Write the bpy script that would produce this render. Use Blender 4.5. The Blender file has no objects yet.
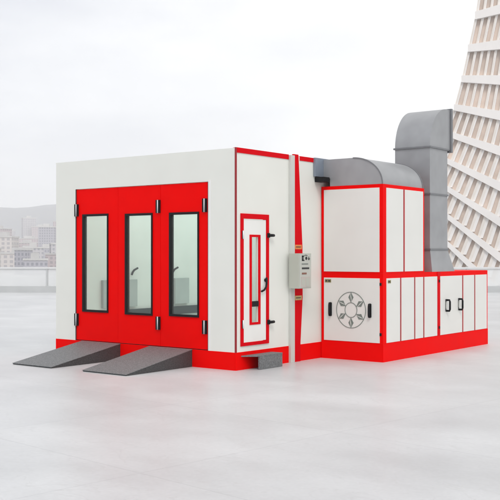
import bpy, bmesh, math, random
from mathutils import Vector, Matrix
random.seed(7)
scene = bpy.context.scene
col = scene.collection

# ------------------------------------------------------------------ materials
def new_mat(name):
    m = bpy.data.materials.new(name); m.use_nodes = True
    return m, m.node_tree.nodes, m.node_tree.links, m.node_tree.nodes['Principled BSDF']

def mat(name, color, rough=0.5, metal=0.0, var=0.04, scale=3.0, bump=0.0, bscale=60.0, coat=0.0, stretch=None, spec=.5):
    m, N, L, b = new_mat(name)
    tc = N.new('ShaderNodeTexCoord'); src = tc.outputs['Object']
    if stretch:
        mp = N.new('ShaderNodeMapping'); mp.inputs['Scale'].default_value = stretch
        L.new(src, mp.inputs['Vector']); src = mp.outputs['Vector']
    no = N.new('ShaderNodeTexNoise'); no.inputs['Scale'].default_value = scale
    no.inputs['Detail'].default_value = 5
    L.new(src, no.inputs['Vector'])
    mx = N.new('ShaderNodeMix'); mx.data_type = 'RGBA'
    lo = [max(0, c * (1 - var)) for c in color]; hi = [min(1, c * (1 + var)) for c in color]
    mr = N.new('ShaderNodeMapRange'); mr.inputs['From Min'].default_value = .3; mr.inputs['From Max'].default_value = .7
    L.new(no.outputs['Fac'], mr.inputs['Value'])
    mx.inputs['A'].default_value = (*lo, 1); mx.inputs['B'].default_value = (*hi, 1)
    L.new(mr.outputs['Result'], mx.inputs['Factor']); L.new(mx.outputs['Result'], b.inputs['Base Color'])
    rr = N.new('ShaderNodeMapRange'); rr.inputs['To Min'].default_value = rough * .85; rr.inputs['To Max'].default_value = min(1, rough * 1.2)
    L.new(no.outputs['Fac'], rr.inputs['Value']); L.new(rr.outputs['Result'], b.inputs['Roughness'])
    b.inputs['Metallic'].default_value = metal
    b.inputs['Coat Weight'].default_value = coat; b.inputs['Specular IOR Level'].default_value = spec
    if bump:
        n2 = N.new('ShaderNodeTexNoise'); n2.inputs['Scale'].default_value = bscale; n2.inputs['Detail'].default_value = 3
        bp = N.new('ShaderNodeBump'); bp.inputs['Strength'].default_value = bump; bp.inputs['Distance'].default_value = .01
        L.new(src, n2.inputs['Vector']); L.new(n2.outputs['Fac'], bp.inputs['Height']); L.new(bp.outputs['Normal'], b.inputs['Normal'])
    return m

M = {}
M['white'] = mat('white_painted_panel', (.76, .765, .715), .42, var=.022, scale=1.6, bump=.06, bscale=9)
M['cabinet_white'] = mat('cabinet_white_panel', (.74, .735, .70), .42, var=.022, scale=2.1, bump=.06, bscale=9)
M['door_white'] = mat('door_white_panel', (.80, .80, .77), .4, var=.02)
M['post'] = mat('post_grey_white', (.58, .585, .55), .45, var=.03)
M['red'] = mat('red_paint', (.84, .0, .0), .5, spec=.05, var=.03, scale=2.5, bump=.03, bscale=12)
M['red_trim'] = mat('red_trim_paint', (.66, .0, .006), .5, spec=.05, var=.04, scale=4)
M['dark_red'] = mat('dark_red_trim', (.30, .008, .014), .5, var=.05)
M['black'] = mat('black_rubber', (.012, .012, .014), .5, var=.1, spec=.15)
M['dark_grey'] = mat('dark_grey_plastic', (.06, .062, .065), .5, var=.1)
M['steel'] = mat('hinge_steel', (.74, .75, .76), .45, metal=.15, var=.05)
M['duct'] = mat('galvanised_duct', (.35, .355, .365), .5, metal=.35, var=.09, scale=3.2, bump=.12, bscale=6)
M['duct_seam'] = mat('duct_seam', (.20, .205, .215), .5, metal=.3, var=.08)
M['flange'] = mat('duct_flange_blue_grey', (.24, .28, .34), .5, metal=.3, var=.08)
M['box_grey'] = mat('control_box_grey', (.46, .48, .42), .45, var=.03)
M['box_front'] = mat('control_box_front', (.50, .52, .47), .45, var=.03)
M['plate_text'] = mat('printed_mark', (.03, .035, .035), .6)
M['brown_text'] = mat('printed_brown_mark', (.22, .10, .07), .6)
M['tan'] = mat('tan_label', (.52, .38, .16), .5, var=.1, scale=40)
M['orange'] = mat('orange_label', (.75, .22, .05), .5, var=.1, scale=40)
M['olive'] = mat('olive_label', (.30, .26, .10), .5, var=.3, scale=60)
M['plate_pale'] = mat('plate_pale', (.50, .46, .42), .5)
M['dial_ring'] = mat('dial_ring_grey', (.17, .20, .18), .5)
M['dial_disc'] = mat('dial_disc', (.62, .64, .60), .5)
M['int_wall'] = mat('interior_wall', (.66, .73, .70), .5, var=.03)
M['int_grey'] = mat('interior_grey_panel', (.36, .42, .41), .5, var=.08)
M['int_dark'] = mat('interior_dark_grating', (.020, .034, .034), .7, var=.2, spec=.1)
M['kerb'] = mat('kerb_grey', (.50, .51, .51), .7, var=.05, scale=1.5)
M['rail'] = mat('rail_white', (.68, .68, .68), .4)
M['concrete'] = mat('pale_concrete', (.55, .54, .53), .8, var=.1, scale=.1)

# chequered dark steel for ramps
def tread(name, c):
    m, N, L, b = new_mat(name)
    tc = N.new('ShaderNodeTexCoord')
    vo = N.new('ShaderNodeTexVoronoi'); vo.inputs['Scale'].default_value = 38
    no = N.new('ShaderNodeTexNoise'); no.inputs['Scale'].default_value = 55; no.inputs['Detail'].default_value = 6
    L.new(tc.outputs['Object'], vo.inputs['Vector']); L.new(tc.outputs['Object'], no.inputs['Vector'])
    r = N.new('ShaderNodeValToRGB')
    r.color_ramp.elements[0].position = .3; r.color_ramp.elements[1].position = .72
    r.color_ramp.elements[0].color = (c * .62, c * .66, c * .68, 1); r.color_ramp.elements[1].color = (c * 1.40, c * 1.46, c * 1.48, 1)
    L.new(no.outputs['Fac'], r.inputs['Fac']); L.new(r.outputs['Color'], b.inputs['Base Color'])
    bp = N.new('ShaderNodeBump'); bp.inputs['Strength'].default_value = .45; bp.inputs['Distance'].default_value = .006
    L.new(vo.outputs['Distance'], bp.inputs['Height']); L.new(bp.outputs['Normal'], b.inputs['Normal'])
    b.inputs['Roughness'].default_value = .6; b.inputs['Metallic'].default_value = .2
    return m
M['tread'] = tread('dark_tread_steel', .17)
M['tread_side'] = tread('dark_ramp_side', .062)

def glass(name, tint, alpha_mix, rough=.03, body=(.8, .85, .82)):
    m = bpy.data.materials.new(name); m.use_nodes = True
    N, L = m.node_tree.nodes, m.node_tree.links; N.clear()
    out = N.new('ShaderNodeOutputMaterial')
    tr = N.new('ShaderNodeBsdfTransparent'); tr.inputs['Color'].default_value = (*tint, 1)
    gl = N.new('ShaderNodeBsdfGlossy'); gl.inputs['Roughness'].default_value = rough
    df = N.new('ShaderNodeBsdfDiffuse'); df.inputs['Color'].default_value = (*body, 1)
    lw = N.new('ShaderNodeLayerWeight'); lw.inputs['Blend'].default_value = .5
    pw = N.new('ShaderNodeMath'); pw.operation = 'POWER'; pw.inputs[1].default_value = 4; L.new(lw.outputs['Facing'], pw.inputs[0])
    fr = N.new('ShaderNodeMath'); fr.operation = 'MULTIPLY_ADD'; fr.inputs[1].default_value = .6; fr.inputs[2].default_value = .035; L.new(pw.outputs[0], fr.inputs[0])
    m1 = N.new('ShaderNodeMixShader'); m1.inputs[0].default_value = alpha_mix
    L.new(tr.outputs[0], m1.inputs[1]); L.new(df.outputs[0], m1.inputs[2])
    m2 = N.new('ShaderNodeMixShader'); L.new(fr.outputs[0], m2.inputs[0])
    L.new(m1.outputs[0], m2.inputs[1]); L.new(gl.outputs[0], m2.inputs[2])
    L.new(m2.outputs[0], out.inputs['Surface'])
    return m
M['glass'] = glass('window_glass', (.93, .97, .95), .04)
M['rail_glass'] = glass('frosted_rail_glass', (.97, .97, .97), .55, .2, (.86, .87, .87))

def emis(name, c, s):
    m = bpy.data.materials.new(name); m.use_nodes = True
    N, L = m.node_tree.nodes, m.node_tree.links; N.clear()
    out = N.new('ShaderNodeOutputMaterial'); e = N.new('ShaderNodeEmission')
    e.inputs['Color'].default_value = (*c, 1); e.inputs['Strength'].default_value = s
    L.new(e.outputs[0], out.inputs['Surface']); return m
M['lamp'] = emis('booth_ceiling_lamp', (.98, 1, .99), 2.7)

# polished pale floor: faint veins and scuffs, glossy
def floor_mat():
    m, N, L, b = new_mat('polished_pale_stone')
    tc = N.new('ShaderNodeTexCoord')
    mp = N.new('ShaderNodeMapping'); mp.inputs['Rotation'].default_value = (0, 0, .5); mp.inputs['Scale'].default_value = (.8, 1.2, 1)
    L.new(tc.outputs['Object'], mp.inputs['Vector'])
    n1 = N.new('ShaderNodeTexNoise'); n1.inputs['Scale'].default_value = .55; n1.inputs['Detail'].default_value = 6; n1.inputs['Roughness'].default_value = .6
    n2 = N.new('ShaderNodeTexNoise'); n2.inputs['Scale'].default_value = 1.1; n2.inputs['Detail'].default_value = 8; n2.inputs['Distortion'].default_value = 1.6
    L.new(mp.outputs[0], n1.inputs['Vector']); L.new(mp.outputs[0], n2.inputs['Vector'])
    # thin vein lines where the noise crosses its middle value
    s = N.new('ShaderNodeMath'); s.operation = 'SUBTRACT'; s.inputs[1].default_value = .5; L.new(n2.outputs['Fac'], s.inputs[0])
    a = N.new('ShaderNodeMath'); a.operation = 'ABSOLUTE'; L.new(s.outputs[0], a.inputs[0])
    v = N.new('ShaderNodeMapRange'); v.inputs['From Max'].default_value = .012; v.inputs['To Min'].default_value = 1; v.inputs['To Max'].default_value = 0
    L.new(a.outputs[0], v.inputs['Value'])
    base = N.new('ShaderNodeMix'); base.data_type = 'RGBA'
    base.inputs['A'].default_value = (.50, .505, .51, 1); base.inputs['B'].default_value = (.61, .615, .62, 1)
    mr = N.new('ShaderNodeMapRange'); mr.inputs['From Min'].default_value = .35; mr.inputs['From Max'].default_value = .65
    L.new(n1.outputs['Fac'], mr.inputs['Value']); L.new(mr.outputs[0], base.inputs['Factor'])
    vm = N.new('ShaderNodeMath'); vm.operation = 'MULTIPLY'; vm.inputs[1].default_value = .42; L.new(v.outputs[0], vm.inputs[0])
    vein = N.new('ShaderNodeMix'); vein.data_type = 'RGBA'; vein.inputs['B'].default_value = (.5, .5, .5, 1)
    L.new(vm.outputs[0], vein.inputs['Factor']); L.new(base.outputs['Result'], vein.inputs['A'])
    # wide slab joints and fine grain
    br = N.new('ShaderNodeTexBrick'); br.inputs['Scale'].default_value = 1; br.inputs['Brick Width'].default_value = 2.4; br.inputs['Row Height'].default_value = 2.4; br.inputs['Mortar Size'].default_value = .006; br.offset = 0
    br.inputs['Color1'].default_value = (1, 1, 1, 1); br.inputs['Color2'].default_value = (.965, .965, .97, 1); br.inputs['Mortar'].default_value = (.84, .84, .85, 1)
    m2 = N.new('ShaderNodeMapping'); m2.inputs['Rotation'].default_value = (0, 0, .12); m2.inputs['Location'].default_value = (.7, .3, 0); L.new(tc.outputs['Object'], m2.inputs['Vector']); L.new(m2.outputs[0], br.inputs['Vector'])
    n3 = N.new('ShaderNodeTexNoise'); n3.inputs['Scale'].default_value = 22; n3.inputs['Detail'].default_value = 8; n3.inputs['Roughness'].default_value = .75; L.new(tc.outputs['Object'], n3.inputs['Vector'])
    g3 = N.new('ShaderNodeMapRange'); g3.inputs['From Min'].default_value = .3; g3.inputs['From Max'].default_value = .7; g3.inputs['To Min'].default_value = .93; g3.inputs['To Max'].default_value = 1.05; L.new(n3.outputs['Fac'], g3.inputs['Value'])
    k1 = N.new('ShaderNodeMix'); k1.data_type = 'RGBA'; k1.blend_type = 'MULTIPLY'; k1.inputs['Factor'].default_value = 1; L.new(vein.outputs['Result'], k1.inputs['A']); L.new(br.outputs['Color'], k1.inputs['B'])
    k2 = N.new('ShaderNodeVectorMath'); k2.operation = 'SCALE'; L.new(k1.outputs['Result'], k2.inputs[0]); L.new(g3.outputs[0], k2.inputs['Scale'])
    L.new(k2.outputs[0], b.inputs['Base Color']); b.inputs['Specular IOR Level'].default_value = .4
    rr = N.new('ShaderNodeMapRange'); rr.inputs['To Min'].default_value = .30; rr.inputs['To Max'].default_value = .46
    L.new(n1.outputs['Fac'], rr.inputs['Value']); L.new(rr.outputs[0], b.inputs['Roughness'])
    return m
M['floor'] = floor_mat()

# distant facades: colours paled to paint in haze, storeys and bays as a pattern
def facade(name, wall, win, sx, sz):
    m, N, L, b = new_mat(name)
    tc = N.new('ShaderNodeTexCoord'); sep = N.new('ShaderNodeSeparateXYZ'); L.new(tc.outputs['Object'], sep.inputs[0])
    def cell(sock_list, per, duty):
        add = sock_list[0]
        if len(sock_list) > 1:
            ad = N.new('ShaderNodeMath'); ad.operation = 'ADD'; L.new(sock_list[0], ad.inputs[0]); L.new(sock_list[1], ad.inputs[1]); add = ad.outputs[0]
        d = N.new('ShaderNodeMath'); d.operation = 'DIVIDE'; d.inputs[1].default_value = per; L.new(add, d.inputs[0])
        f = N.new('ShaderNodeMath'); f.operation = 'FRACT'; L.new(d.outputs[0], f.inputs[0])
        g = N.new('ShaderNodeMath'); g.operation = 'LESS_THAN'; g.inputs[1].default_value = duty; L.new(f.outputs[0], g.inputs[0])
        return g.outputs[0]
    a = cell([sep.outputs['X'], sep.outputs['Y']], sx, .55); c = cell([sep.outputs['Z']], sz, .6)
    mu = N.new('ShaderNodeMath'); mu.operation = 'MULTIPLY'; L.new(a, mu.inputs[0]); L.new(c, mu.inputs[1])
    mx = N.new('ShaderNodeMix'); mx.data_type = 'RGBA'; mx.inputs['A'].default_value = (*wall, 1); mx.inputs['B'].default_value = (*win, 1)
    L.new(mu.outputs[0], mx.inputs['Factor']); L.new(mx.outputs['Result'], b.inputs['Base Color']); b.inputs['Roughness'].default_value = .7
    return m
M['fac'] = [facade('facade_grey', (.50, .48, .50), (.34, .34, .37), 3.1, 3.2), facade('facade_cream', (.60, .56, .54), (.42, .40, .41), 4.3, 3.4),
            facade('facade_dark', (.42, .41, .45), (.27, .27, .31), 2.7, 3), facade('facade_rose', (.52, .45, .46), (.38, .34, .36), 3.6, 3.1)]
M['slab'] = mat('tower_white_slab', (.86, .82, .79), .6, var=.04, scale=.2)
M['fin'] = mat('tower_cream_fin', (.80, .74, .68), .6, var=.06, scale=.2)
M['twin'] = mat('tower_window_glass', (.70, .58, .50), .3, var=.24, scale=.22, coat=.3)
M['twin_grey'] = mat('tower_window_reveal', (.36, .34, .35), .4, var=.2, scale=.3)
M['hill'] = mat('far_hill', (.12, .13, .15), .9, var=.1, scale=.002)
M['water'] = mat('pale_water', (.35, .37, .39), .15, var=.1, scale=.01, bump=.3, bscale=.3)

# ------------------------------------------------------------------ helpers
class MB:
    def __init__(s): s.bm = bmesh.new(); s.mats = []
    def mi(s, m):
        if m not in s.mats: s.mats.append(m)
        return s.mats.index(m)
    def box(s, x0, x1, y0, y1, z0, z1, m, bev=0.0):
        vs = [s.bm.verts.new(p) for p in ((x0,y0,z0),(x1,y0,z0),(x1,y1,z0),(x0,y1,z0),(x0,y0,z1),(x1,y0,z1),(x1,y1,z1),(x0,y1,z1))]
        fs = [s.bm.faces.new([vs[i] for i in q]) for q in ((0,3,2,1),(4,5,6,7),(0,1,5,4),(1,2,6,5),(2,3,7,6),(3,0,4,7))]
        k = s.mi(m)
        for f in fs: f.material_index = k
        if bev:
            es = list({e for f in fs for e in f.edges})
            r = bmesh.ops.bevel(s.bm, geom=es, offset=bev, segments=2, affect='EDGES', profile=.7)
            for f in r['faces']: f.material_index = k
        return s
    def prism(s, pts, a, b, axis, m, smooth=False):
        """polygon pts extruded along an axis from a to b; pts are the other two coords in xyz order"""
        def P(p, t):
            q = list(p); q.insert(axis, t); return q
        v0 = [s.bm.verts.new(P(p, a)) for p in pts]; v1 = [s.bm.verts.new(P(p, b)) for p in pts]
        n = len(pts); k = s.mi(m); fs = [s.bm.faces.new(v0), s.bm.faces.new(v1[::-1])]
        for i in range(n):
            f = s.bm.faces.new((v0[i], v1[i], v1[(i+1) % n], v0[(i+1) % n])); f.smooth = smooth; fs.append(f)
        for f in fs: f.material_index = k
        bmesh.ops.recalc_face_normals(s.bm, faces=fs)
        return s
    def tube(s, pts, r, m, seg=8):
        k = s.mi(m); rings = []
        pts = [Vector(p) for p in pts]
        for i, p in enumerate(pts):
            d = (pts[min(i+1, len(pts)-1)] - pts[max(i-1, 0)]).normalized()
            u = d.orthogonal().normalized()
            if i and rings: 
                u = (lastu - d * lastu.dot(d)).normalized()
            lastu = u; w = d.cross(u)
            rings.append([s.bm.verts.new(p + (u*math.cos(2*math.pi*j/seg) + w*math.sin(2*math.pi*j/seg))*r) for j in range(seg)])
        for a, b in zip(rings, rings[1:]):
            for j in range(seg):
                f = s.bm.faces.new((a[j], a[(j+1)%seg], b[(j+1)%seg], b[j])); f.material_index = k; f.smooth = True
        for rr, fl in ((rings[0], 1), (rings[-1], 0)):
            f = s.bm.faces.new(rr[::-1] if fl else rr); f.material_index = k
        return s
    def hexa(s, p, m):
        """8 corners: bottom 4 ccw, top 4 ccw"""
        vs = [s.bm.verts.new(q) for q in p]; k = s.mi(m)
        fs = [s.bm.faces.new([vs[i] for i in q]) for q in ((0,3,2,1),(4,5,6,7),(0,1,5,4),(1,2,6,5),(2,3,7,6),(3,0,4,7))]
        for f in fs: f.material_index = k
        bmesh.ops.recalc_face_normals(s.bm, faces=fs)
        return s
    def build(s, name, parent=None, origin=None):
        me = bpy.data.meshes.new(name)
        if origin: bmesh.ops.translate(s.bm, vec=-Vector(origin), verts=s.bm.verts)
        s.bm.to_mesh(me); s.bm.free()
        for m in s.mats: me.materials.append(m)
        o = bpy.data.objects.new(name, me); col.objects.link(o)
        if origin: o.location = origin
        if parent:
            o.parent = parent
            o.matrix_parent_inverse = Matrix.Translation(-world_loc(parent))
        return o
def world_loc(o):
    v = Vector(o.location)
    # every parent inverse here is the plain translation to world coords, so a child's location is already in world terms
    return v
def tag(o, label=None, cat=None, group=None, kind=None):
    if label: o['label'] = label
    if cat: o['category'] = cat
    if group: o['group'] = group
    if kind: o['kind'] = kind
    return o
def empty(name, loc):
    o = bpy.data.objects.new(name, None); col.objects.link(o); o.location = loc; o.empty_display_size = .3
    return o

# ------------------------------------------------------------------ camera
yaw, pitch, roll = .6549, .004, .0003
cam_d = bpy.data.cameras.new('camera'); cam = bpy.data.objects.new('camera', cam_d); col.objects.link(cam)
CP = Vector((8.6651, -10.9451, 1.6825))
f = Vector((-math.sin(yaw)*math.cos(pitch), math.cos(yaw)*math.cos(pitch), math.sin(pitch)))
r = Vector((math.cos(yaw), math.sin(yaw), 0)); u = r.cross(f)
cam.matrix_world = Matrix(((r.x, u.x, -f.x, CP.x), (r.y, u.y, -f.y, CP.y), (r.z, u.z, -f.z, CP.z), (0, 0, 0, 1)))
cam_d.sensor_width = 36; cam_d.lens = 969.49 / 500 * 36; cam_d.clip_start = .1; cam_d.clip_end = 20000
scene.camera = cam
# ground directions: away from the terrace viewpoint (fwd) and along its edge (side)
FW = Vector((-math.sin(yaw), math.cos(yaw), 0)); RT = Vector((math.cos(yaw), math.sin(yaw), 0)); O0 = Vector((CP.x, CP.y, 0))
def gp(s, d, z=0): return O0 + RT*s + FW*d + Vector((0, 0, z))      # s metres along the edge, d metres out

# ------------------------------------------------------------------ setting: terrace, kerb, water, hills
EDGE = 42.3
mb = MB()
mb.hexa([gp(-90,-60,-12.5), gp(90,-60,-12.5), gp(90,EDGE+.5,-12.5), gp(-90,EDGE+.5,-12.5), gp(-90,-60,0), gp(90,-60,0), gp(90,EDGE+.5,0), gp(-90,EDGE+.5,0)], M['floor'])
tag(mb.build('floor'), kind='structure')
mb = MB(); mb.hexa([gp(-90,EDGE,0.0), gp(90,EDGE,0.0), gp(90,EDGE+.45,0.0), gp(-90,EDGE+.45,0.0), gp(-90,EDGE,.27), gp(90,EDGE,.27), gp(90,EDGE+.45,.27), gp(-90,EDGE+.45,.27)], M['kerb'])
tag(mb.build('kerb'), kind='structure')
mb = MB(); 
k = mb.mi(M['water']); vs = [mb.bm.verts.new(gp(*p)) for p in ((-5500,-2000,-13),(5500,-2000,-13),(5500,5800,-13),(-5500,5800,-13))]
mb.bm.faces.new(vs).material_index = k
tag(mb.build('water'), kind='structure')
# low far hills
mb = MB(); n = 90; k = mb.mi(M['hill']); rows = []
for j in range(8):
    rw = []
    for i in range(n+1):
        s = -2600 + 5200*i/n; d = 3300 + j*170
        h = (1 - ((j-3.5)/4.2)**2) * (206 + 7*math.sin(s*.0021+1) + 6*math.sin(s*.0067) + 4*math.sin(s*.019+j))
        rw.append(mb.bm.verts.new(gp(s, d, -14 + max(0, h) + (random.random()*4 if 0 < j < 7 else -6))))
    rows.append(rw)
for a, b in zip(rows, rows[1:]):
    for i in range(n):
        fc = mb.bm.faces.new((a[i], a[i+1], b[i+1], b[i])); fc.smooth = True; fc.material_index = k
tag(mb.build('hills'), kind='structure')
# city ground on the far shore
mb = MB(); mb.hexa([gp(-2600,560,-14), gp(2600,560,-14), gp(2600,3400,-14), gp(-2600,3400,-14), gp(-2600,560,-11.5), gp(2600,560,-11.5), gp(2600,3400,-11.5), gp(-2600,3400,-11.5)], M['concrete'])
tag(mb.build('ground'), kind='structure')

# glass balustrade on the kerb
rail = empty('glass_railing', gp(0, EDGE+.2, .27)); tag(rail, 'low frosted glass railing with white top rail along the far terrace edge', 'railing')
for i in range(-16, 16):
    s0 = -12.3 + i*4.6 + 12.3 - 9.6 + 9.6 + .35; s1 = s0 + 4.52
    mb = MB(); mb.hexa([gp(s0,EDGE+.19,.27), gp(s1,EDGE+.19,.27), gp(s1,EDGE+.22,.27), gp(s0,EDGE+.22,.27), gp(s0,EDGE+.19,1.03), gp(s1,EDGE+.19,1.03), gp(s1,EDGE+.22,1.03), gp(s0,EDGE+.22,1.03)], M['rail_glass'])
    mb.build('glass_panel', rail, tuple(gp((s0+s1)/2, EDGE+.2, .27)))
    c = s1 + .04; mb = MB(); mb.hexa([gp(c-.035,EDGE+.16,.27), gp(c+.035,EDGE+.16,.27), gp(c+.035,EDGE+.25,.27), gp(c-.035,EDGE+.25,.27), gp(c-.035,EDGE+.16,1.03), gp(c+.035,EDGE+.16,1.03), gp(c+.035,EDGE+.25,1.03), gp(c-.035,EDGE+.25,1.03)], M['kerb'])
    mb.build('post', rail, tuple(gp(c, EDGE+.2, .27)))
mb = MB(); mb.hexa([gp(-74,EDGE+.14,1.03), gp(74,EDGE+.14,1.03), gp(74,EDGE+.27,1.03), gp(-74,EDGE+.27,1.03), gp(-74,EDGE+.14,1.1), gp(74,EDGE+.14,1.1), gp(74,EDGE+.27,1.1), gp(-74,EDGE+.27,1.1)], M['rail'])
mb.build('top_rail', rail, tuple(gp(0, EDGE+.2, 1.03)))

# far city: every building its own object
def city_building(s, d, w, dp, h, m, rot, label, group):
    o = empty('city_building', gp(s, d, -11.5)); o.rotation_euler.z = yaw + rot
    tag(o, label, 'building', group)
    mb = MB(); mb.box(-w/2, w/2, -dp/2, dp/2, 0, h, m); b = mb.build('wall'); b.parent = o
    mb = MB(); mb.box(-w/2-.4, w/2+.4, -dp/2-.4, dp/2+.4, h, h+1.2, M['concrete'])
    if w > 14: mb.box(-w*.2, w*.15, -dp*.2, dp*.2, h+1.2, h+4.5, M['concrete'])
    b = mb.build('roof'); b.parent = o
    return o
# rows of blocks, the nearest on the shore
kinds = [('pale grey block in the hazy city seen left of the booth', M['fac'][0]), ('cream block in the hazy city seen left of the booth', M['fac'][1]),
         ('dark grey block in the hazy city seen left of the booth', M['fac'][2]), ('rose grey block in the hazy city seen left of the booth', M['fac'][3])]
rowsd = [(600, 12, 8, 16), (690, 14, 10, 22), (800, 15, 12, 30), (950, 18, 16, 40), (1150, 21, 24, 50), (1400, 26, 34, 64), (1750, 30, 44, 84)]
for d, w, h0, h1 in rowsd:
    px = -34
    while px < 92:
        ww = w * random.uniform(.7, 1.5); hh = random.uniform(h0, h1)
        s = (px - 250) * d / 969
        q = random.randrange(4)
        city_building(s, d + random.uniform(-25, 25), ww, ww*random.uniform(.6, 1.1), hh, kinds[q][1], random.uniform(-.4, .4), kinds[q][0], 'blocks of the hazy far city')
        px += (ww * random.uniform(1.02, 1.5)) * 969 / d
# a slim taller slab group at the very left edge
for i, px in enumerate((3, 9)):
    d = 620; city_building((px-250)*d/969, d-40, 3.2+1.8*i, 6, 17+2*i, M['fac'][0], 0, ('narrow' if i else 'narrowest') + ' pale grey slab at the left end of the hazy waterfront', 'slim slabs at the left end')

# curved elevated road over the water
mb = MB(); k = mb.mi(M['rail']); prev = None
for i in range(41):
    t = i/40; s = (22 + 70*t - 250) * (330 + 90*t)/969; d = 330 + 90*t + 35*math.sin(t*3.1)
    z = -8 + 3.2*math.sin(math.pi*min(1, t*1.15))
    a = [mb.bm.verts.new(gp(s, d-2.5, z)), mb.bm.verts.new(gp(s, d+2.5, z)), mb.bm.verts.new(gp(s, d+2.5, z-.9)), mb.bm.verts.new(gp(s, d-2.5, z-.9))]
    if prev:
        for j in range(4): mb.bm.faces.new((prev[j], a[j], a[(j+1)%4], prev[(j+1)%4])).material_index = k
    prev = a
    if i == 0: mb.bm.faces.new(a)
    if i == 40: mb.bm.faces.new(a[::-1])
br = empty('bridge', gp(-75, 340, -13)); tag(br, 'pale curved road bridge crossing the water in front of the hazy city', 'bridge')
mb.build('deck', br, tuple(gp(-75, 340, -8)))
for i in range(1, 40, 5):
    t = i/40; s = (22 + 70*t - 250) * (330 + 90*t)/969; d = 330 + 90*t + 35*math.sin(t*3.1); z = -8 + 3.2*math.sin(math.pi*min(1, t*1.15))
    mb = MB(); c = gp(s, d); mb.box(c.x-.7, c.x+.7, c.y-.7, c.y+.7, -13.5, z-.9, M['concrete']); mb.build('pier', br, (c.x, c.y, -13))

# ------------------------------------------------------------------ leaning curved tower at the right
TD = 155.0; PX = TD/969.49
def tpt(x, y, out=0.0):
    """a point of the tower's curved front sheet: x, y measured on the sheet in 0.16 m units from the sheet's origin, out = metres towards us"""
    return gp((x-250)*PX - out*.30, TD - out - 0.06*(x-480)*PX*3, (254.0-y)*PX + 1.6825)
def fl(j, x):                   # height line of storey j at sheet position x (storeys fan out to the right)
    y5 = 11 + 35.3*j
    return 66 + (y5-66)*(x-265)/235
def edge(y):                    # leaning left edge of the sheet
    P = [(-140, 492), (-60, 487), (10, 478), (82, 463), (109, 456), (150, 441), (240, 398), (300, 366), (380, 322)]
    for (a, xa), (b, xb) in zip(P, P[1:]):
        if y <= b: return xa + (xb-xa)*(y-a)/(b-a)
    return P[-1][1]
def gridpt(k, j, frac=0.0):
    """column k, storey line j + frac"""
    x = 470
    for _ in range(12):
        y = fl(j+frac, x); x = edge(y) + k*(6.4 + max(0, y-60)*.020)
    return x, y
tower = empty('tower', gp(255*PX, TD+8, -12)); tag(tower, 'tall leaning pale tower with fanned white floor slabs and beige windows at right', 'tower')
NK = 26; J0, J1 = -4, 10
DEPTH = 20.0
torig = tuple(gp(255*PX, TD, 0))
# glazing sheet and body
mb = MB(); k = mb.mi(M['twin'])
g = {}
for j in range(J0, J1+1):
    for c in range(NK+1):
        x, y = gridpt(c, j); g[(j, c, 0)] = mb.bm.verts.new(tpt(x, y)); 
        g[(j, c, 1)] = mb.bm.verts.new(tpt(x, y, -DEPTH))
for j in range(J0, J1):
    for c in range(NK):
        mb.bm.faces.new((g[(j,c,0)], g[(j,c+1,0)], g[(j+1,c+1,0)], g[(j+1,c,0)])).material_index = k
        mb.bm.faces.new((g[(j,c,1)], g[(j,c+1,1)], g[(j+1,c+1,1)], g[(j+1,c,1)])).material_index = k
    for c in (0, NK): mb.bm.faces.new((g[(j,c,0)], g[(j,c,1)], g[(j+1,c,1)], g[(j+1,c,0)])).material_index = k
for c in range(NK): 
    for j in (J0, J1): mb.bm.faces.new((g[(j,c,0)], g[(j,c,1)], g[(j,c+1,1)], g[(j,c+1,0)])).material_index = k
bmesh.ops.recalc_face_normals(mb.bm, faces=mb.bm.faces)
mb.build('glazing', tower, torig)
# floor slabs
for j in range(J0, J1+1):
    mb = MB(); m = M['slab']; k = mb.mi(m); prev = None
    for c in range(NK+1):
        x, y = gridpt(c, j); w = 2.6 + .035*(x-440) if x > 440 else 2.6
        if c == 0: x -= 1.0
        a = [mb.bm.verts.new(tpt(x, y-w, .9)), mb.bm.verts.new(tpt(x, y+w, .9)), mb.bm.verts.new(tpt(x, y+w, -DEPTH-.9)), mb.bm.verts.new(tpt(x, y-w, -DEPTH-.9))]
        if prev:
            for q in range(4): mb.bm.faces.new((prev[q], a[q], a[(q+1)%4], prev[(q+1)%4])).material_index = k
        prev = a
        if c in (0, NK): mb.bm.faces.new(a)
    bmesh.ops.recalc_face_normals(mb.bm, faces=mb.bm.faces)
    mb.build('floor_slab', tower, torig)
# upright fins: one mesh per storey (pattern of the facade)
for j in range(J0, J1):
    mb = MB()
    for c in range(NK+1):
        x0, y0 = gridpt(c, j, .08); x1, y1 = gridpt(c, j, .93)
        w = .75 + .004*max(0, y0-60)
        mt = M['fin']
        mb.hexa([tpt(x1-w, y1, -.3), tpt(x1+w, y1, -.3), tpt(x1+w, y1, .55), tpt(x1-w, y1, .55), tpt(x0-w, y0, -.3), tpt(x0+w, y0, -.3), tpt(x0+w, y0, .55), tpt(x0-w, y0, .55)], mt)
        if c < NK:      # solid pale half of each bay
            xa, ya = gridpt(c+.02, j, .085); xb, yb = gridpt(c+.02, j, .925); w2 = 1.6 + .019*max(0, ya-80)
            mb.hexa([tpt(xb, yb, -.3), tpt(xb+w2, yb, -.3), tpt(xb+w2, yb, .5), tpt(xb, yb, .5), tpt(xa, ya, -.3), tpt(xa+w2, ya, -.3), tpt(xa+w2, ya, .5), tpt(xa, ya, .5)], M['slab'])
    mb.build('fins', tower, torig)

# ------------------------------------------------------------------ paint booth
H = 3.2; B = .259; W = 3.852; D1, D2 = -3.372, -.514; DT = 2.748; LEN = 4.9; T = .08
booth = empty('paint_booth', (-W/2, LEN/2, 0)); tag(booth, 'large white car paint booth with red folding doors, red trim and red base', 'paint booth')
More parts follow.
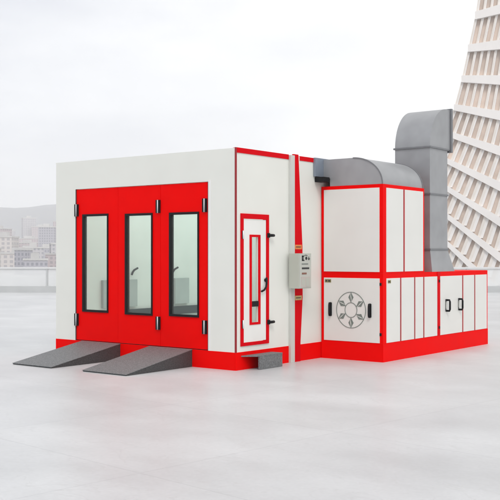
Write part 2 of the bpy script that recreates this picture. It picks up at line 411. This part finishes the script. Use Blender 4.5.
# front wall (left pier, right pier, header)
mb = MB(); m = M['white']
mb.box(-W, D1, 0, T, B, H, m).box(D2, -.002, 0, T, B, H, m).box(D1, D2, 0, T, DT, H, m)
mb.build('front_wall', booth, (-W/2, 0, 0))
mb = MB(); mb.box(D2+.003, D2+.058, -.006, -.0005, B, DT+.02, M['door_white']); mb.build('door_jamb', booth, (D2, 0, 0))
# side wall with opening for the small door
SY0, SY1, SZ0, SZ1 = .107, .790, .341, 2.270
mb = MB()
mb.box(-T, 0, T, SY0, B, H, m).box(-T, 0, SY1, 1.316, B, H, m).box(-T, 0, SY0, SY1, SZ1, H, m).box(-T, 0, SY0, SY1, B, SZ0, m)
mb.box(-T, -.001, 1.316, LEN, B, H, m)
mb.build('side_wall', booth, (0, LEN/2, 0))
mb = MB(); mb.box(-W, -W+T, T, LEN-T, B, H, M['int_wall']); mb.build('far_side_wall', booth, (-W, LEN/2, 0))
mb = MB(); mb.box(-W, -T, LEN-T, LEN, B, H, M['int_wall']); mb.build('back_wall', booth, (-W/2, LEN, 0))
mb = MB(); mb.box(-W-.01, .0, .0, LEN+.01, H, H+.012, m); mb.build('roof', booth, (-W/2, LEN/2, H))
# base
mb = MB(); rd = M['red']
mb.box(-W, .004, -.004, .12, 0, B, rd).box(-.116, .004, .12, 1.316, 0, B, rd).box(-.12, .002, 1.43, LEN, 0, B, rd).box(-W, -W+.12, .12, LEN, 0, B, rd).box(-W+.12, -.12, LEN-.12, LEN, 0, B, rd)
mb.box(-W+.12, -.12, .12, LEN-.12, .18, .22, M['int_wall'])
mb.build('base', booth, (-W/2, LEN/2, 0))
# corner and top red trims
mb = MB(); tr = M['red_trim']
mb.box(-.012, .008, -.008, .018, B, H+.02, M['dark_red'])
mb.build('corner_trim', booth, (0, 0, B))
mb = MB(); mb.box(-.06, .01, .018, 1.312, H-.055, H+.02, tr).box(-.06, .008, 1.62, LEN, H-.05, H+.02, tr)
mb.build('top_trim', booth, (0, LEN/2, H))
# projecting white post and red post
mb = MB(); mb.box(-.01, .045, 1.316, 1.425, 0, H+.012, M['post'], .004); mb.build('white_post', booth, (0, 1.37, 0))
mb = MB(); mb.prism([(1.426, 0), (1.426, H+.035), (1.545, H+.035), (1.655, 1.8), (1.66, 1.0), (1.60, .29), (1.60, 0)], -.01, .03, 0, M['red_trim']); rp = mb.build('red_post', booth, (0, 1.5, 0))
for z, mm in ((1.79, 'orange'), (.995, 'tan')):
    mb = MB(); mb.box(.031, .035, 1.445, 1.63, z-.035, z+.035, M[mm]).box(.0352, .037, 1.47, 1.60, z-.006, z+.008, M['plate_text']); mb.build('label_plate', rp, (.03, 1.53, z))

# folding door leaves
def leaf(x0, x1, wx0, wx1, wz0, wz1, hinges, tagl):
    y0, y1 = .012, .062; z0, z1 = B+.012, DT-.006
    mb = MB(); q = M['red']
    mb.box(x0, wx0, y0, y1, z0, z1, q).box(wx1, x1, y0, y1, z0, z1, q).box(wx0, wx1, y0, y1, z0, wz0, q).box(wx0, wx1, y0, y1, wz1, z1, q)
    lf = mb.build('door_leaf', booth, ((x0+x1)/2, y0, z0)); lf['label'] = tagl
    mb = MB(); k = .034; b_ = M['black']; a, c = -.004, .07
    mb.box(wx0, wx0+k, a, c, wz0, wz1, b_).box(wx1-k*.7, wx1, a, c, wz0, wz1, b_).box(wx0+k, wx1-k*.7, a, c, wz0, wz0+k, b_).box(wx0+k, wx1-k*.7, a, c, wz1-k, wz1, b_)
    mb.build('window_frame', lf, ((wx0+wx1)/2, y0, wz0))
    mb = MB(); mb.box(wx0+k, wx1-k*.7, .030, .036, wz0+k, wz1-k, M['glass']); mb.build('window_pane', lf, ((wx0+wx1)/2, y0, wz0))
    for hx, hz in hinges:
        mb = MB(); mb.box(hx-.035, hx-.012, -.02, .012, hz-.1, hz+.1, M['black']).tube([(hx+.002, -.014, hz-.1), (hx+.002, -.014, hz+.1)], .010, M['steel']).box(hx+.016, hx+.04, -.02, .012, hz-.1, hz+.1, M['black'])
        mb.build('hinge', lf, (hx, -.01, hz))
    return lf
leaf(D1+.010, -2.398, -3.213, -2.613, .736, 2.330, [(D1+.024, 2.40), (D1+.024, .60)], 'left red door leaf with a tall window')
leaf(-2.392, -1.483, -2.235, -1.643, .727, 2.316, [(-1.520, 2.41), (-1.520, .62)], 'middle red door leaf with a tall window')
leaf(-1.477, D2-.010, -1.294, -.702, .737, 2.310, [(-.585, 2.40), (-.585, .60)], 'right red door leaf with a tall window')
mb = MB(); mb.box(D1, D1+.009, -.003, .07, B+.001, DT-.001, M['dark_grey']).box(D2-.009, D2, -.003, .07, B+.001, DT-.001, M['dark_grey']).box(D1+.009, D2-.009, .066, .078, B+.001, DT-.001, M['dark_red'])
bk = mb.bm
mb.bm.free(); mb = MB(); mb.box(D1, D1+.009, -.003, .07, B+.001, DT-.001, M['dark_grey']).box(D2-.009, D2, -.003, .07, B+.001, DT-.001, M['dark_grey']).box(D1+.009, D2-.009, .02, .07, B+.0005, B+.010, M['black'])
mb.build('door_surround', booth, ((D1+D2)/2, 0, B))

# small side door
mb = MB(); fw = .062
mb.box(0.001, .016, SY0, SY0+fw, SZ0, SZ1, tr).box(.001, .016, SY1-fw, SY1, SZ0, SZ1, tr).box(.001, .016, SY0+fw, SY1-fw, SZ1-.075, SZ1, tr).box(.001, .016, SY0+fw, SY1-fw, SZ0, SZ0+.05, tr)
mb.box(-T, .001, SY0+.002, SY0+.03, SZ0+.002, SZ1-.002, tr).box(-T, .001, SY1-.03, SY1-.002, SZ0+.002, SZ1-.002, tr)
mb.build('side_door_frame', booth, (0, .45, SZ0))
ly0, ly1, lz0, lz1 = SY0+fw+.006, SY1-fw-.006, SZ0+.056, SZ1-.081; wy0, wy1, wz0, wz1 = .318, .580, .640, 1.965
mb = MB(); q = M['door_white']
i_ = .046; j_ = .03; mb.box(-.04, .006, ly0, wy0+i_, lz0, lz1, q).box(-.04, .006, wy1-i_, ly1, lz0, lz1, q).box(-.04, .006, wy0+i_, wy1-i_, lz0, wz0+j_, q).box(-.04, .006, wy0+i_, wy1-i_, wz1-j_, lz1, q)
sd = mb.build('side_door', booth, (0, .45, lz0)); sd['label'] = 'narrow white side door with slim red-framed window'
mb = MB(); k = .05
mb.box(.003, .014, wy0, wy0+k, wz0, wz1, tr).box(.003, .014, wy1-k, wy1, wz0, wz1, tr).box(.003, .014, wy0+k, wy1-k, wz0, wz0+k*.7, tr).box(.003, .014, wy0+k, wy1-k, wz1-k*.7, wz1, tr)
mb.box(-.02, .016, wy0+k, wy1-k, .905, .985, M['black'])
mb.build('window_frame', sd, (0, .45, wz0))
mb = MB(); mb.box(-.018, -.012, wy0+k, wy1-k, wz0+k*.7, .905, M['glass']).box(-.018, -.012, wy0+k, wy1-k, .985, wz1-k*.7, M['glass']); mb.build('window_pane', sd, (0, .45, wz0))
mb = MB(); mb.tube([(.035, .70, 1.33), (.035, .70, 1.24), (.037, .685, 1.19), (.037, .64, 1.145), (.036, .575, 1.125)], .015, M['black']).tube([(.004, .70, 1.29), (.04, .70, 1.29)], .026, M['black'])
mb.build('handle', sd, (.03, .70, 1.3))
for z in (1.96, .66):
    mb = MB(); mb.tube([(.02, SY0+.04, z-.06), (.02, SY0+.04, z+.06)], .014, M['steel']).box(.0165, .024, SY0+.02, SY0+.03, z-.06, z+.06, M['black']); mb.build('hinge', sd, (.02, SY0+.04, z))
    mb = MB(); mb.box(.0165, .045, SY1-.05, SY1-.01, z-.035, z+.035, M['black'], .005).tube([(.04, SY1-.04, z), (.06, SY1+.01, z), (.05, SY1+.075, z)], .022, M['black']); mb.build('latch', sd, (.03, SY1, z))

# inside of the booth
xi = -W+T
mb = MB(); mb.box(xi+.001, xi+.05, 1.30, LEN-T-.01, .53, .68, M['int_dark']); mb.build('wall_grille', booth, (xi, 3, .6))
for y0, y1 in ((.96, 1.16), (1.60, 1.81), (2.84, 3.24)):
    mb = MB(); mb.box(xi+.001, xi+.06, y0, y1, .73, 1.22, M['int_grey'], .006); mb.build('wall_cabinet', booth, (xi, y0, .73))
for y in (1.735, 2.83):
    mb = MB(); mb.tube([(xi+.03, y-.045, 1.30), (xi+.05, y-.04, 1.35), (xi+.06, y-.01, 1.39), (xi+.06, y+.08, 1.425)], .019, M['black']); mb.build('inner_handle', booth, (xi, y, 1.4))
for yy in (.5, 1.7, 2.9, 4.0):
    mb = MB(); mb.box(-3.5, -.35, yy, yy+.5, 3.02, 3.06, M['lamp']); mb.build('ceiling_lamp', booth, (-W/2, yy+.25, 3.02))

# ------------------------------------------------------------------ control box
cb = empty('control_box', (.0, 1.42, 1.15)); tag(cb, 'grey electric control box with printed symbols fixed to the red post of the booth', 'control box')
mb = MB(); mb.box(.046, .232, 1.262, 1.60, 1.150, 1.690, M['box_grey'], .006); mb.build('case', cb, (.1, 1.42, 1.15))
mb = MB(); mb.box(.2325, .238, 1.275, 1.588, 1.162, 1.678, M['box_front']); mb.build('cover', cb, (.235, 1.42, 1.15))
X = .2385
def marks(name, items):
    mb = MB()
    for (a, b, c, d, mm) in items: mb.box(X, X+.004, a, b, c, d, M[mm])
    return mb
mb = marks('a', [(1.335, 1.375, 1.58, 1.655, 'plate_text'), (1.335, 1.40, 1.575, 1.592, 'plate_text'), (1.335, 1.39, 1.64, 1.656, 'plate_text'), (1.515, 1.53, 1.585, 1.64, 'plate_text'), (1.50, 1.55, 1.60, 1.612, 'plate_text')])
# round switch drawn with a ring
for i in range(16):
    a = 2*math.pi*i/16; mb.tube([(X+.002, 1.45+.026*math.cos(a)*.6, 1.615+.026*math.sin(a)*.6), (X+.004, 1.45+.026*math.cos(a+.4)*.6, 1.615+.026*math.sin(a+.4)*.6)], .009, M['plate_text'], 5)
mb.tube([(X+.003, 1.40+.02*i, 1.652+.012*math.sin(i*.8)) for i in range(5)], .004, M['plate_text'], 5)
mb.build('symbols', cb, (X, 1.42, 1.6))
mb = marks('b', [(1.33, 1.50, 1.520, 1.535, 'dial_ring'), (1.335, 1.53, 1.448, 1.474, 'plate_text'), (1.335, 1.46, 1.368, 1.394, 'brown_text')])
mb.build('printed_lines', cb, (X, 1.42, 1.45))
mb = MB(); mb.box(X, X+.003, 1.31, 1.56, 1.175, 1.33, M['plate_pale']).box(X+.0035, X+.005, 1.33, 1.42, 1.20, 1.29, M['box_grey']).box(X+.0035, X+.005, 1.44, 1.54, 1.185, 1.31, M['box_grey']); mb.build('label_plate', cb, (X, 1.42, 1.2))

# ------------------------------------------------------------------ air handling cabinets
A = 2.228; CW = 1.148; MZ = 1.378; UZ = 2.769; BZ = .29; YE = 6.13; YU = 3.593
x0 = .012
low = empty('air_handling_cabinet', ((x0+CW)/2, (A+YE)/2, 0)); tag(low, 'long low white cabinet with red frame and round vent right of the booth', 'cabinet')
mb = MB(); mb.box(x0, CW, A, YE, BZ, MZ, M['red']); mb.build('frame', low, (.6, A, BZ))
mb = MB(); mb.box(x0, CW+.006, A-.006, YE+.003, 0, BZ-.001, M['red']); mb.build('base', low, (.6, A, 0))
def ypanel(par, y0, y1, z0, z1, name='panel'):
    mb = MB(); mb.box(CW-.004, CW+.007, y0, y1, z0, z1, M['cabinet_white'], .003); return mb.build(name, par, (CW, (y0+y1)/2, z0))
zt = 1.300
fp = MB().box(.062, 1.090, A-.008, A+.01, BZ+.004, zt, M['cabinet_white'], .003).build('front_panel', low, (.57, A, BZ))
lp = [(2.330, 2.760), (2.808, 3.232), (3.278, 3.548), (3.596, 4.060), (4.165, 5.030), (5.084, 5.535), (5.585, 6.085)]
panels = [ypanel(low, a, b, BZ+.004, zt) for a, b in lp]
mb = MB(); mb.box(CW+.0005, CW+.012, 4.062, 4.160, BZ, MZ-.001, tr); mb.build('frame_post', low, (CW, 4.1, BZ))
# dark seams beside the panels
for y in (2.784, 3.255, 3.572, 5.057, 5.560):
    mb = MB(); mb.box(CW-.001, CW+.004, y-.013, y+.013, BZ+.002, zt, M['dark_red']); mb.build('seam', low, (CW, y, BZ))
# round vent on the front panel
cx, cz = .574, .793; R = .272; yv = A-.009
mb = MB()
def ring(mb, r, t, m, y=yv, n=48):
    for i in range(n):
        a0, a1 = 2*math.pi*i/n, 2*math.pi*(i+1)/n
        P = lambda rr, a, yy: (cx+rr*math.cos(a), yy, cz+rr*math.sin(a)*1.06)
        mb.hexa([P(r-t, a0, y), P(r, a0, y), P(r, a1, y), P(r-t, a1, y), P(r-t, a0, y-.006), P(r, a0, y-.006), P(r, a1, y-.006), P(r-t, a1, y-.006)], m)
ring(mb, R, .008, M['dial_ring']); mb.build('vent_ring', fp, (cx, yv, cz))
mb = MB(); ring(mb, R*.42, .008, M['dial_ring']); mb.build('vent_ring', fp, (cx, yv, cz))
for i in range(6):
    a = math.pi/2 + i*math.pi/3; rc = R*.70; mb = MB()
    ca, sa = math.cos(a), math.sin(a)
    def Q(u_, w_): return (cx + (rc+u_)*ca - w_*sa, (cz + ((rc+u_)*sa + w_*ca)*1.06))
    pts = [Q(-.075, 0), Q(0, -.046), Q(.075, 0), Q(0, .046)]
    mb.prism(pts, yv, yv-.005, 1, M['dial_ring'])
    for s_ in (-.02, 0.0, .02):
        p2 = [Q(-.045+s_-.003, -.012), Q(-.045+s_+.003, -.014), Q(.045+s_, .004), Q(.045+s_-.004, .008)]
        mb.prism(p2, yv-.0052, yv-.008, 1, M['dial_disc'])
    mb.build('vent_blade', fp, (cx+rc*ca, yv, cz+rc*sa))
def bow(mb, p0, p1, n, r, rise):
    p0, p1, n = Vector(p0), Vector(p1), Vector(n)
    mb.tube([p0, p0+n*rise, p0*.85+p1*.15+n*rise*1.15, p0*.15+p1*.85+n*rise*1.15, p1+n*rise, p1], r, M['black'])
for hx in (.192, .924):
    mb = MB(); bow(mb, (hx, A-.008, .700), (hx, A-.008, .890), (0, -1, 0), .019, .035); mb.box(hx-.022, hx+.022, A-.014, A-.0085, .69, .90, M['black']); mb.build('handle', fp, (hx, A, .8))
for hy in (4.40, 4.90):
    mb = MB(); bow(mb, (CW+.007, hy, .700), (CW+.007, hy, .885), (1, 0, 0), .017, .06); mb.box(CW+.0075, CW+.012, hy-.04, hy-.005, .69, .90, M['dark_grey']).box(CW+.0125, CW+.016, hy-.032, hy-.012, .74, .85, M['box_grey']); mb.build('handle', panels[4], (CW, hy, .8))
for z in (.43, 1.21):
    mb = MB(); mb.box(1.094, 1.122, A-.014, A-.001, z-.022, z+.022, M['black']); mb.build('hinge', low, (1.1, A, z))
for z in (.43, 1.22):
    mb = MB(); mb.box(CW+.0125, CW+.02, 4.10, 4.14, z-.022, z+.022, M['black']); mb.build('hinge', low, (CW, 4.1, z))
mb = MB(); mb.box(.082, .200, A-.012, A-.0085, 1.222, 1.276, M['olive']).box(.095, .13, A-.0135, A-.0125, 1.235, 1.262, M['plate_text']).box(.145, .19, A-.0135, A-.0125, 1.235, 1.262, M['plate_text']); mb.build('label_plate', fp, (.14, A, 1.25))
mb = MB(); mb.box(CW+.0075, CW+.010, 2.365, 2.46, 1.222, 1.272, M['olive']).box(CW+.0105, CW+.012, 2.38, 2.44, 1.235, 1.258, M['plate_text']); mb.build('label_plate', panels[0], (CW, 2.4, 1.25))

# upper cabinet
up = empty('filter_cabinet', ((x0+CW)/2, (A+YU)/2, MZ)); tag(up, 'tall white box cabinet with red frame standing on the long low cabinet', 'cabinet')
mb = MB(); mb.box(x0, CW+.002, A-.002, YU, MZ+.001, UZ, M['red']); mb.build('frame', up, (.6, A, MZ))
mb = MB(); mb.box(.062, 1.088, A-.009, A+.01, MZ+.022, UZ-.055, M['cabinet_white'], .003); mb.build('front_panel', up, (.57, A, MZ))
for a, b in ((2.325, 2.868), (2.920, 3.548)): ypanel(up, a, b, MZ+.022, UZ-.055)
mb = MB(); mb.box(CW+.0015, CW+.005, 2.880, 2.908, MZ+.02, UZ-.055, M['dark_red']); mb.build('seam', up, (CW, 2.9, MZ))

# ------------------------------------------------------------------ ducts
du = empty('elbow_duct', (.3, 2.9, 2.9)); tag(du, 'grey sheet metal duct bending from the booth wall down into the box cabinet', 'duct')
dy0, dy1, dz0, dz1 = 2.235, 3.56, 2.90, 3.205
prof = [(.046, dz1), (.60, dz1)]
for i in range(1, 41):
    a = math.pi/2 * i/40; prof.append((.60+.535*math.sin(a), 2.776+(dz1-2.776)*math.cos(a)))
prof += [(1.135, UZ+.002), (.17, UZ+.002), (.17, dz0), (.046, dz0)]
mb = MB(); mb.prism(prof, dy0, dy1, 1, M['duct'])
for fcs in mb.bm.faces: fcs.smooth = False
mb.build('elbow', du, (.5, 2.9, 2.8))
mb = MB(); mb.box(.004, .045, 2.00, 3.66, 2.925, 3.225, M['flange'], .003); mb.build('wall_flange', du, (.02, 2.8, 3))
mb = MB()
for yy in (dy0-.006, dy1-.008):
    pr_ = []
    for i in range(15):
        a = math.pi/2 * i/14; pr_.append((.60+.545*math.sin(a), 2.776+(dz1+.008-2.776)*math.cos(a)))
    for i in range(14, -1, -1):
        a = math.pi/2 * i/14; pr_.append((.60+.525*math.sin(a), 2.776+(dz1-.012-2.776)*math.cos(a)))
    mb = MB()
    for i in range(14):
        q = [pr_[i], pr_[i+1], pr_[28-i], pr_[29-i]]
        mb.hexa([(p[0], yy, p[1]) for p in q] + [(p[0], yy+.014, p[1]) for p in q], M['duct_seam'])
    mb.build('seam', du, (.6, yy, 3))
mb = MB(); mb.box(.006, .175, 2.04, 2.215, 2.835, 2.915, M['black'], .006)
mb.build('bracket', du, (.1, 2.1, 2.83))

td = empty('exhaust_duct', (.76, 4.22, MZ)); tag(td, 'tall grey exhaust duct with hooked top rising from the long low cabinet', 'duct')
ex0, ex1, ey0, ey1 = .432, 1.100, 3.90, 4.56
mb = MB(); mb.box(ex0, ex1, ey0, ey1, 1.760, 3.49, M['duct'], .004); mb.build('riser', td, (.76, 4.2, 1.75))
mb = MB(); mb.hexa([(ex0-.03, ey0, MZ+.001), (ex1+.04, ey0, MZ+.001), (ex1+.04, 4.76, MZ+.001), (ex0-.03, 4.76, MZ+.001), (ex0, ey0, 1.758), (ex1, ey0, 1.758), (ex1, ey1, 1.758), (ex0, ey1, 1.758)], M['duct']); mb.build('flared_foot', td, (.76, 4.2, MZ))
prof = [(ey0, 3.500)]
for i in range(1, 41):
    a = math.pi/2 * i/40; prof.append((ey0 +   .64*(1-math.cos(a)), 3.500 + .70*math.sin(a)))
prof += [(4.655, 4.200), (4.655, 3.50)]
mb = MB(); mb.prism(prof, ex0, ex1, 0, M['duct']); mb.build('elbow', td, (.76, 4.2, 3.5))
mb = MB(); mb.box(ex0-.03, ex1+.03, 4.656, 4.715, 3.455, 4.225, M['duct_seam'], .004).box(ex0+.04, ex1-.04, 4.7155, 4.718, 3.52, 4.16, M['black']); mb.build('mouth', td, (.76, 4.75, 3.8))
for z in (3.495, 2.700, 1.759):
    mb = MB(); e = .014 if z < 3 else .022
    mb.box(ex0-e, ex1+e, ey0-e, ey0-.0005, z-.014, z+.014, M['duct_seam']).box(ex1+.0005, ex1+e, ey0-.0005, ey1+e, z-.014, z+.014, M['duct_seam']).box(ex0-e, ex0-.0005, ey0-.0005, ey1+e, z-.014, z+.014, M['duct_seam'])
    mb.build('seam_flange', td, (.76, 4.2, z))

# ------------------------------------------------------------------ ramps and step
def ramp(xa, xb, ytip, label):
    o = empty('ramp', ((xa+xb)/2, ytip/2, 0)); tag(o, label, 'ramp', 'ramps in front of the folding doors')
    z = .252; y1 = -.008
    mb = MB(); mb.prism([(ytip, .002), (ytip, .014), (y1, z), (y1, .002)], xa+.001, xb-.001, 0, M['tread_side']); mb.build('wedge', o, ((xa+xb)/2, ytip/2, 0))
    mb = MB(); mb.prism([(ytip-.01, .015), (ytip-.01, .021), (y1, z+.008), (y1, z+.001)], xa-.004, xb+.004, 0, M['tread']); mb.build('tread_plate', o, ((xa+xb)/2, ytip/2, 0))
ramp(-3.205, -2.325, -1.42, 'dark grey wedge ramp at the left red door leaf')
ramp(-1.69, -.820, -1.39, 'dark grey wedge ramp between the middle and right red door leaves')
st = empty('step', (.1, .6, 0)); tag(st, 'small dark grey metal step below the narrow white side door', 'step')
mb = MB(); mb.box(.006, .18, .83, .86, .004, .190, M['tread_side']); mb.build('bracket', st, (.1, .6, .1))
mb = MB(); mb.box(.18, .209, .30, .862, .004, .190, M['tread']); mb.build('front_plate', st, (.2, .6, .1))
mb = MB(); mb.prism([(.006, .12), (.006, .865), (.212, .865), (.212, .295)], .191, .207, 2, M['tread']); mb.build('tread_plate', st, (.1, .6, .2))

# ------------------------------------------------------------------ haze
hz = MB()
mh = bpy.data.materials.new('haze_air'); mh.use_nodes = True; N, L = mh.node_tree.nodes, mh.node_tree.links; N.clear()
out = N.new('ShaderNodeOutputMaterial'); pv = N.new('ShaderNodeVolumePrincipled')
pv.inputs['Color'].default_value = (.98, .98, .985, 1); pv.inputs['Density'].default_value = .0003
pv.inputs['Anisotropy'].default_value = 0.0
L.new(pv.outputs[0], out.inputs['Volume'])
hz.hexa([gp(-5600,-2100,-15.5), gp(5600,-2100,-15.5), gp(5600,5900,-15.5), gp(-5600,5900,-15.5), gp(-5600,-2100,330), gp(5600,-2100,330), gp(5600,5900,330), gp(-5600,5900,330)], mh)
tag(hz.build('haze'), kind='stuff')

# ------------------------------------------------------------------ world and sun
SUN_EL, SUN_AZ = math.radians(50), Vector((.58, -.60))
w = bpy.data.worlds.new('World'); scene.world = w; w.use_nodes = True
N, L = w.node_tree.nodes, w.node_tree.links; N.clear()
out = N.new('ShaderNodeOutputWorld')
sky = N.new('ShaderNodeTexSky'); sky.sky_type = 'NISHITA'; sky.sun_disc = False
sky.sun_elevation = SUN_EL; sky.sun_rotation = math.atan2(SUN_AZ.x, SUN_AZ.y)
b1 = N.new('ShaderNodeBackground'); b1.inputs['Strength'].default_value = .1; L.new(sky.outputs[0], b1.inputs['Color'])
tc = N.new('ShaderNodeTexCoord'); mp = N.new('ShaderNodeMapping'); mp.inputs['Scale'].default_value = (1.6, 1.6, 5.0); mp.inputs['Location'].default_value = (.3, .1, .2)
L.new(tc.outputs['Generated'], mp.inputs['Vector'])
no = N.new('ShaderNodeTexNoise'); no.inputs['Scale'].default_value = 1.7; no.inputs['Detail'].default_value = 5; no.inputs['Roughness'].default_value = .5
L.new(mp.outputs[0], no.inputs['Vector'])
cr = N.new('ShaderNodeValToRGB'); cr.color_ramp.elements[0].position = .34; cr.color_ramp.elements[1].position = .68
cr.color_ramp.elements[0].color = (.68, .69, .73, 1); cr.color_ramp.elements[1].color = (1.0, .995, .98, 1)
# cloud cover: greyer towards the left and higher up, white over the middle
def vdot(v):
    d = N.new('ShaderNodeVectorMath'); d.operation = 'DOT_PRODUCT'; d.inputs[1].default_value = v; L.new(tc.outputs['Generated'], d.inputs[0]); return d.outputs['Value']
sx = N.new('ShaderNodeMath'); sx.operation = 'MULTIPLY_ADD'; sx.inputs[1].default_value = .95; L.new(vdot(RT), sx.inputs[0]); L.new(no.outputs['Fac'], sx.inputs[2])
zz = N.new('ShaderNodeMapRange'); zz.interpolation_type = 'SMOOTHSTEP'; zz.inputs['From Min'].default_value = .12; zz.inputs['From Max'].default_value = .26; zz.inputs['To Min'].default_value = .10; zz.inputs['To Max'].default_value = -.06; L.new(vdot((0, 0, 1)), zz.inputs['Value'])
z2 = N.new('ShaderNodeMapRange'); z2.interpolation_type = 'SMOOTHSTEP'; z2.inputs['From Min'].default_value = .35; z2.inputs['From Max'].default_value = .6; z2.inputs['To Min'].default_value = 0; z2.inputs['To Max'].default_value = .35; L.new(vdot((0, 0, 1)), z2.inputs['Value'])
a1 = N.new('ShaderNodeMath'); a1.operation = 'ADD'; L.new(sx.outputs[0], a1.inputs[0]); L.new(zz.outputs[0], a1.inputs[1])
a2 = N.new('ShaderNodeMath'); a2.operation = 'ADD'; L.new(a1.outputs[0], a2.inputs[0]); L.new(z2.outputs[0], a2.inputs[1])
L.new(a2.outputs[0], cr.inputs['Fac'])
b2 = N.new('ShaderNodeBackground'); b2.inputs['Strength'].default_value = 1.0; L.new(cr.outputs[0], b2.inputs['Color'])
mx = N.new('ShaderNodeMixShader'); mx.inputs[0].default_value = .90
L.new(b1.outputs[0], mx.inputs[1]); L.new(b2.outputs[0], mx.inputs[2]); L.new(mx.outputs[0], out.inputs['Surface'])
sd_ = bpy.data.lights.new('sun', 'SUN'); sun = bpy.data.objects.new('sun', sd_); col.objects.link(sun)
sd_.energy = 1.0; sd_.angle = math.radians(20); sd_.color = (1, .985, .96)
dirv = Vector((SUN_AZ.x, SUN_AZ.y, 0)).normalized()*math.cos(SUN_EL) + Vector((0, 0, math.sin(SUN_EL)))
sun.rotation_euler = dirv.to_track_quat('Z', 'Y').to_euler()
scene.view_settings.view_transform = 'Standard'; scene.view_settings.look = 'None'; scene.view_settings.gamma = 1; scene.view_settings.exposure = 0.36
scene.cycles.volume_bounces = 2
scene.cycles.transparent_max_bounces = 16
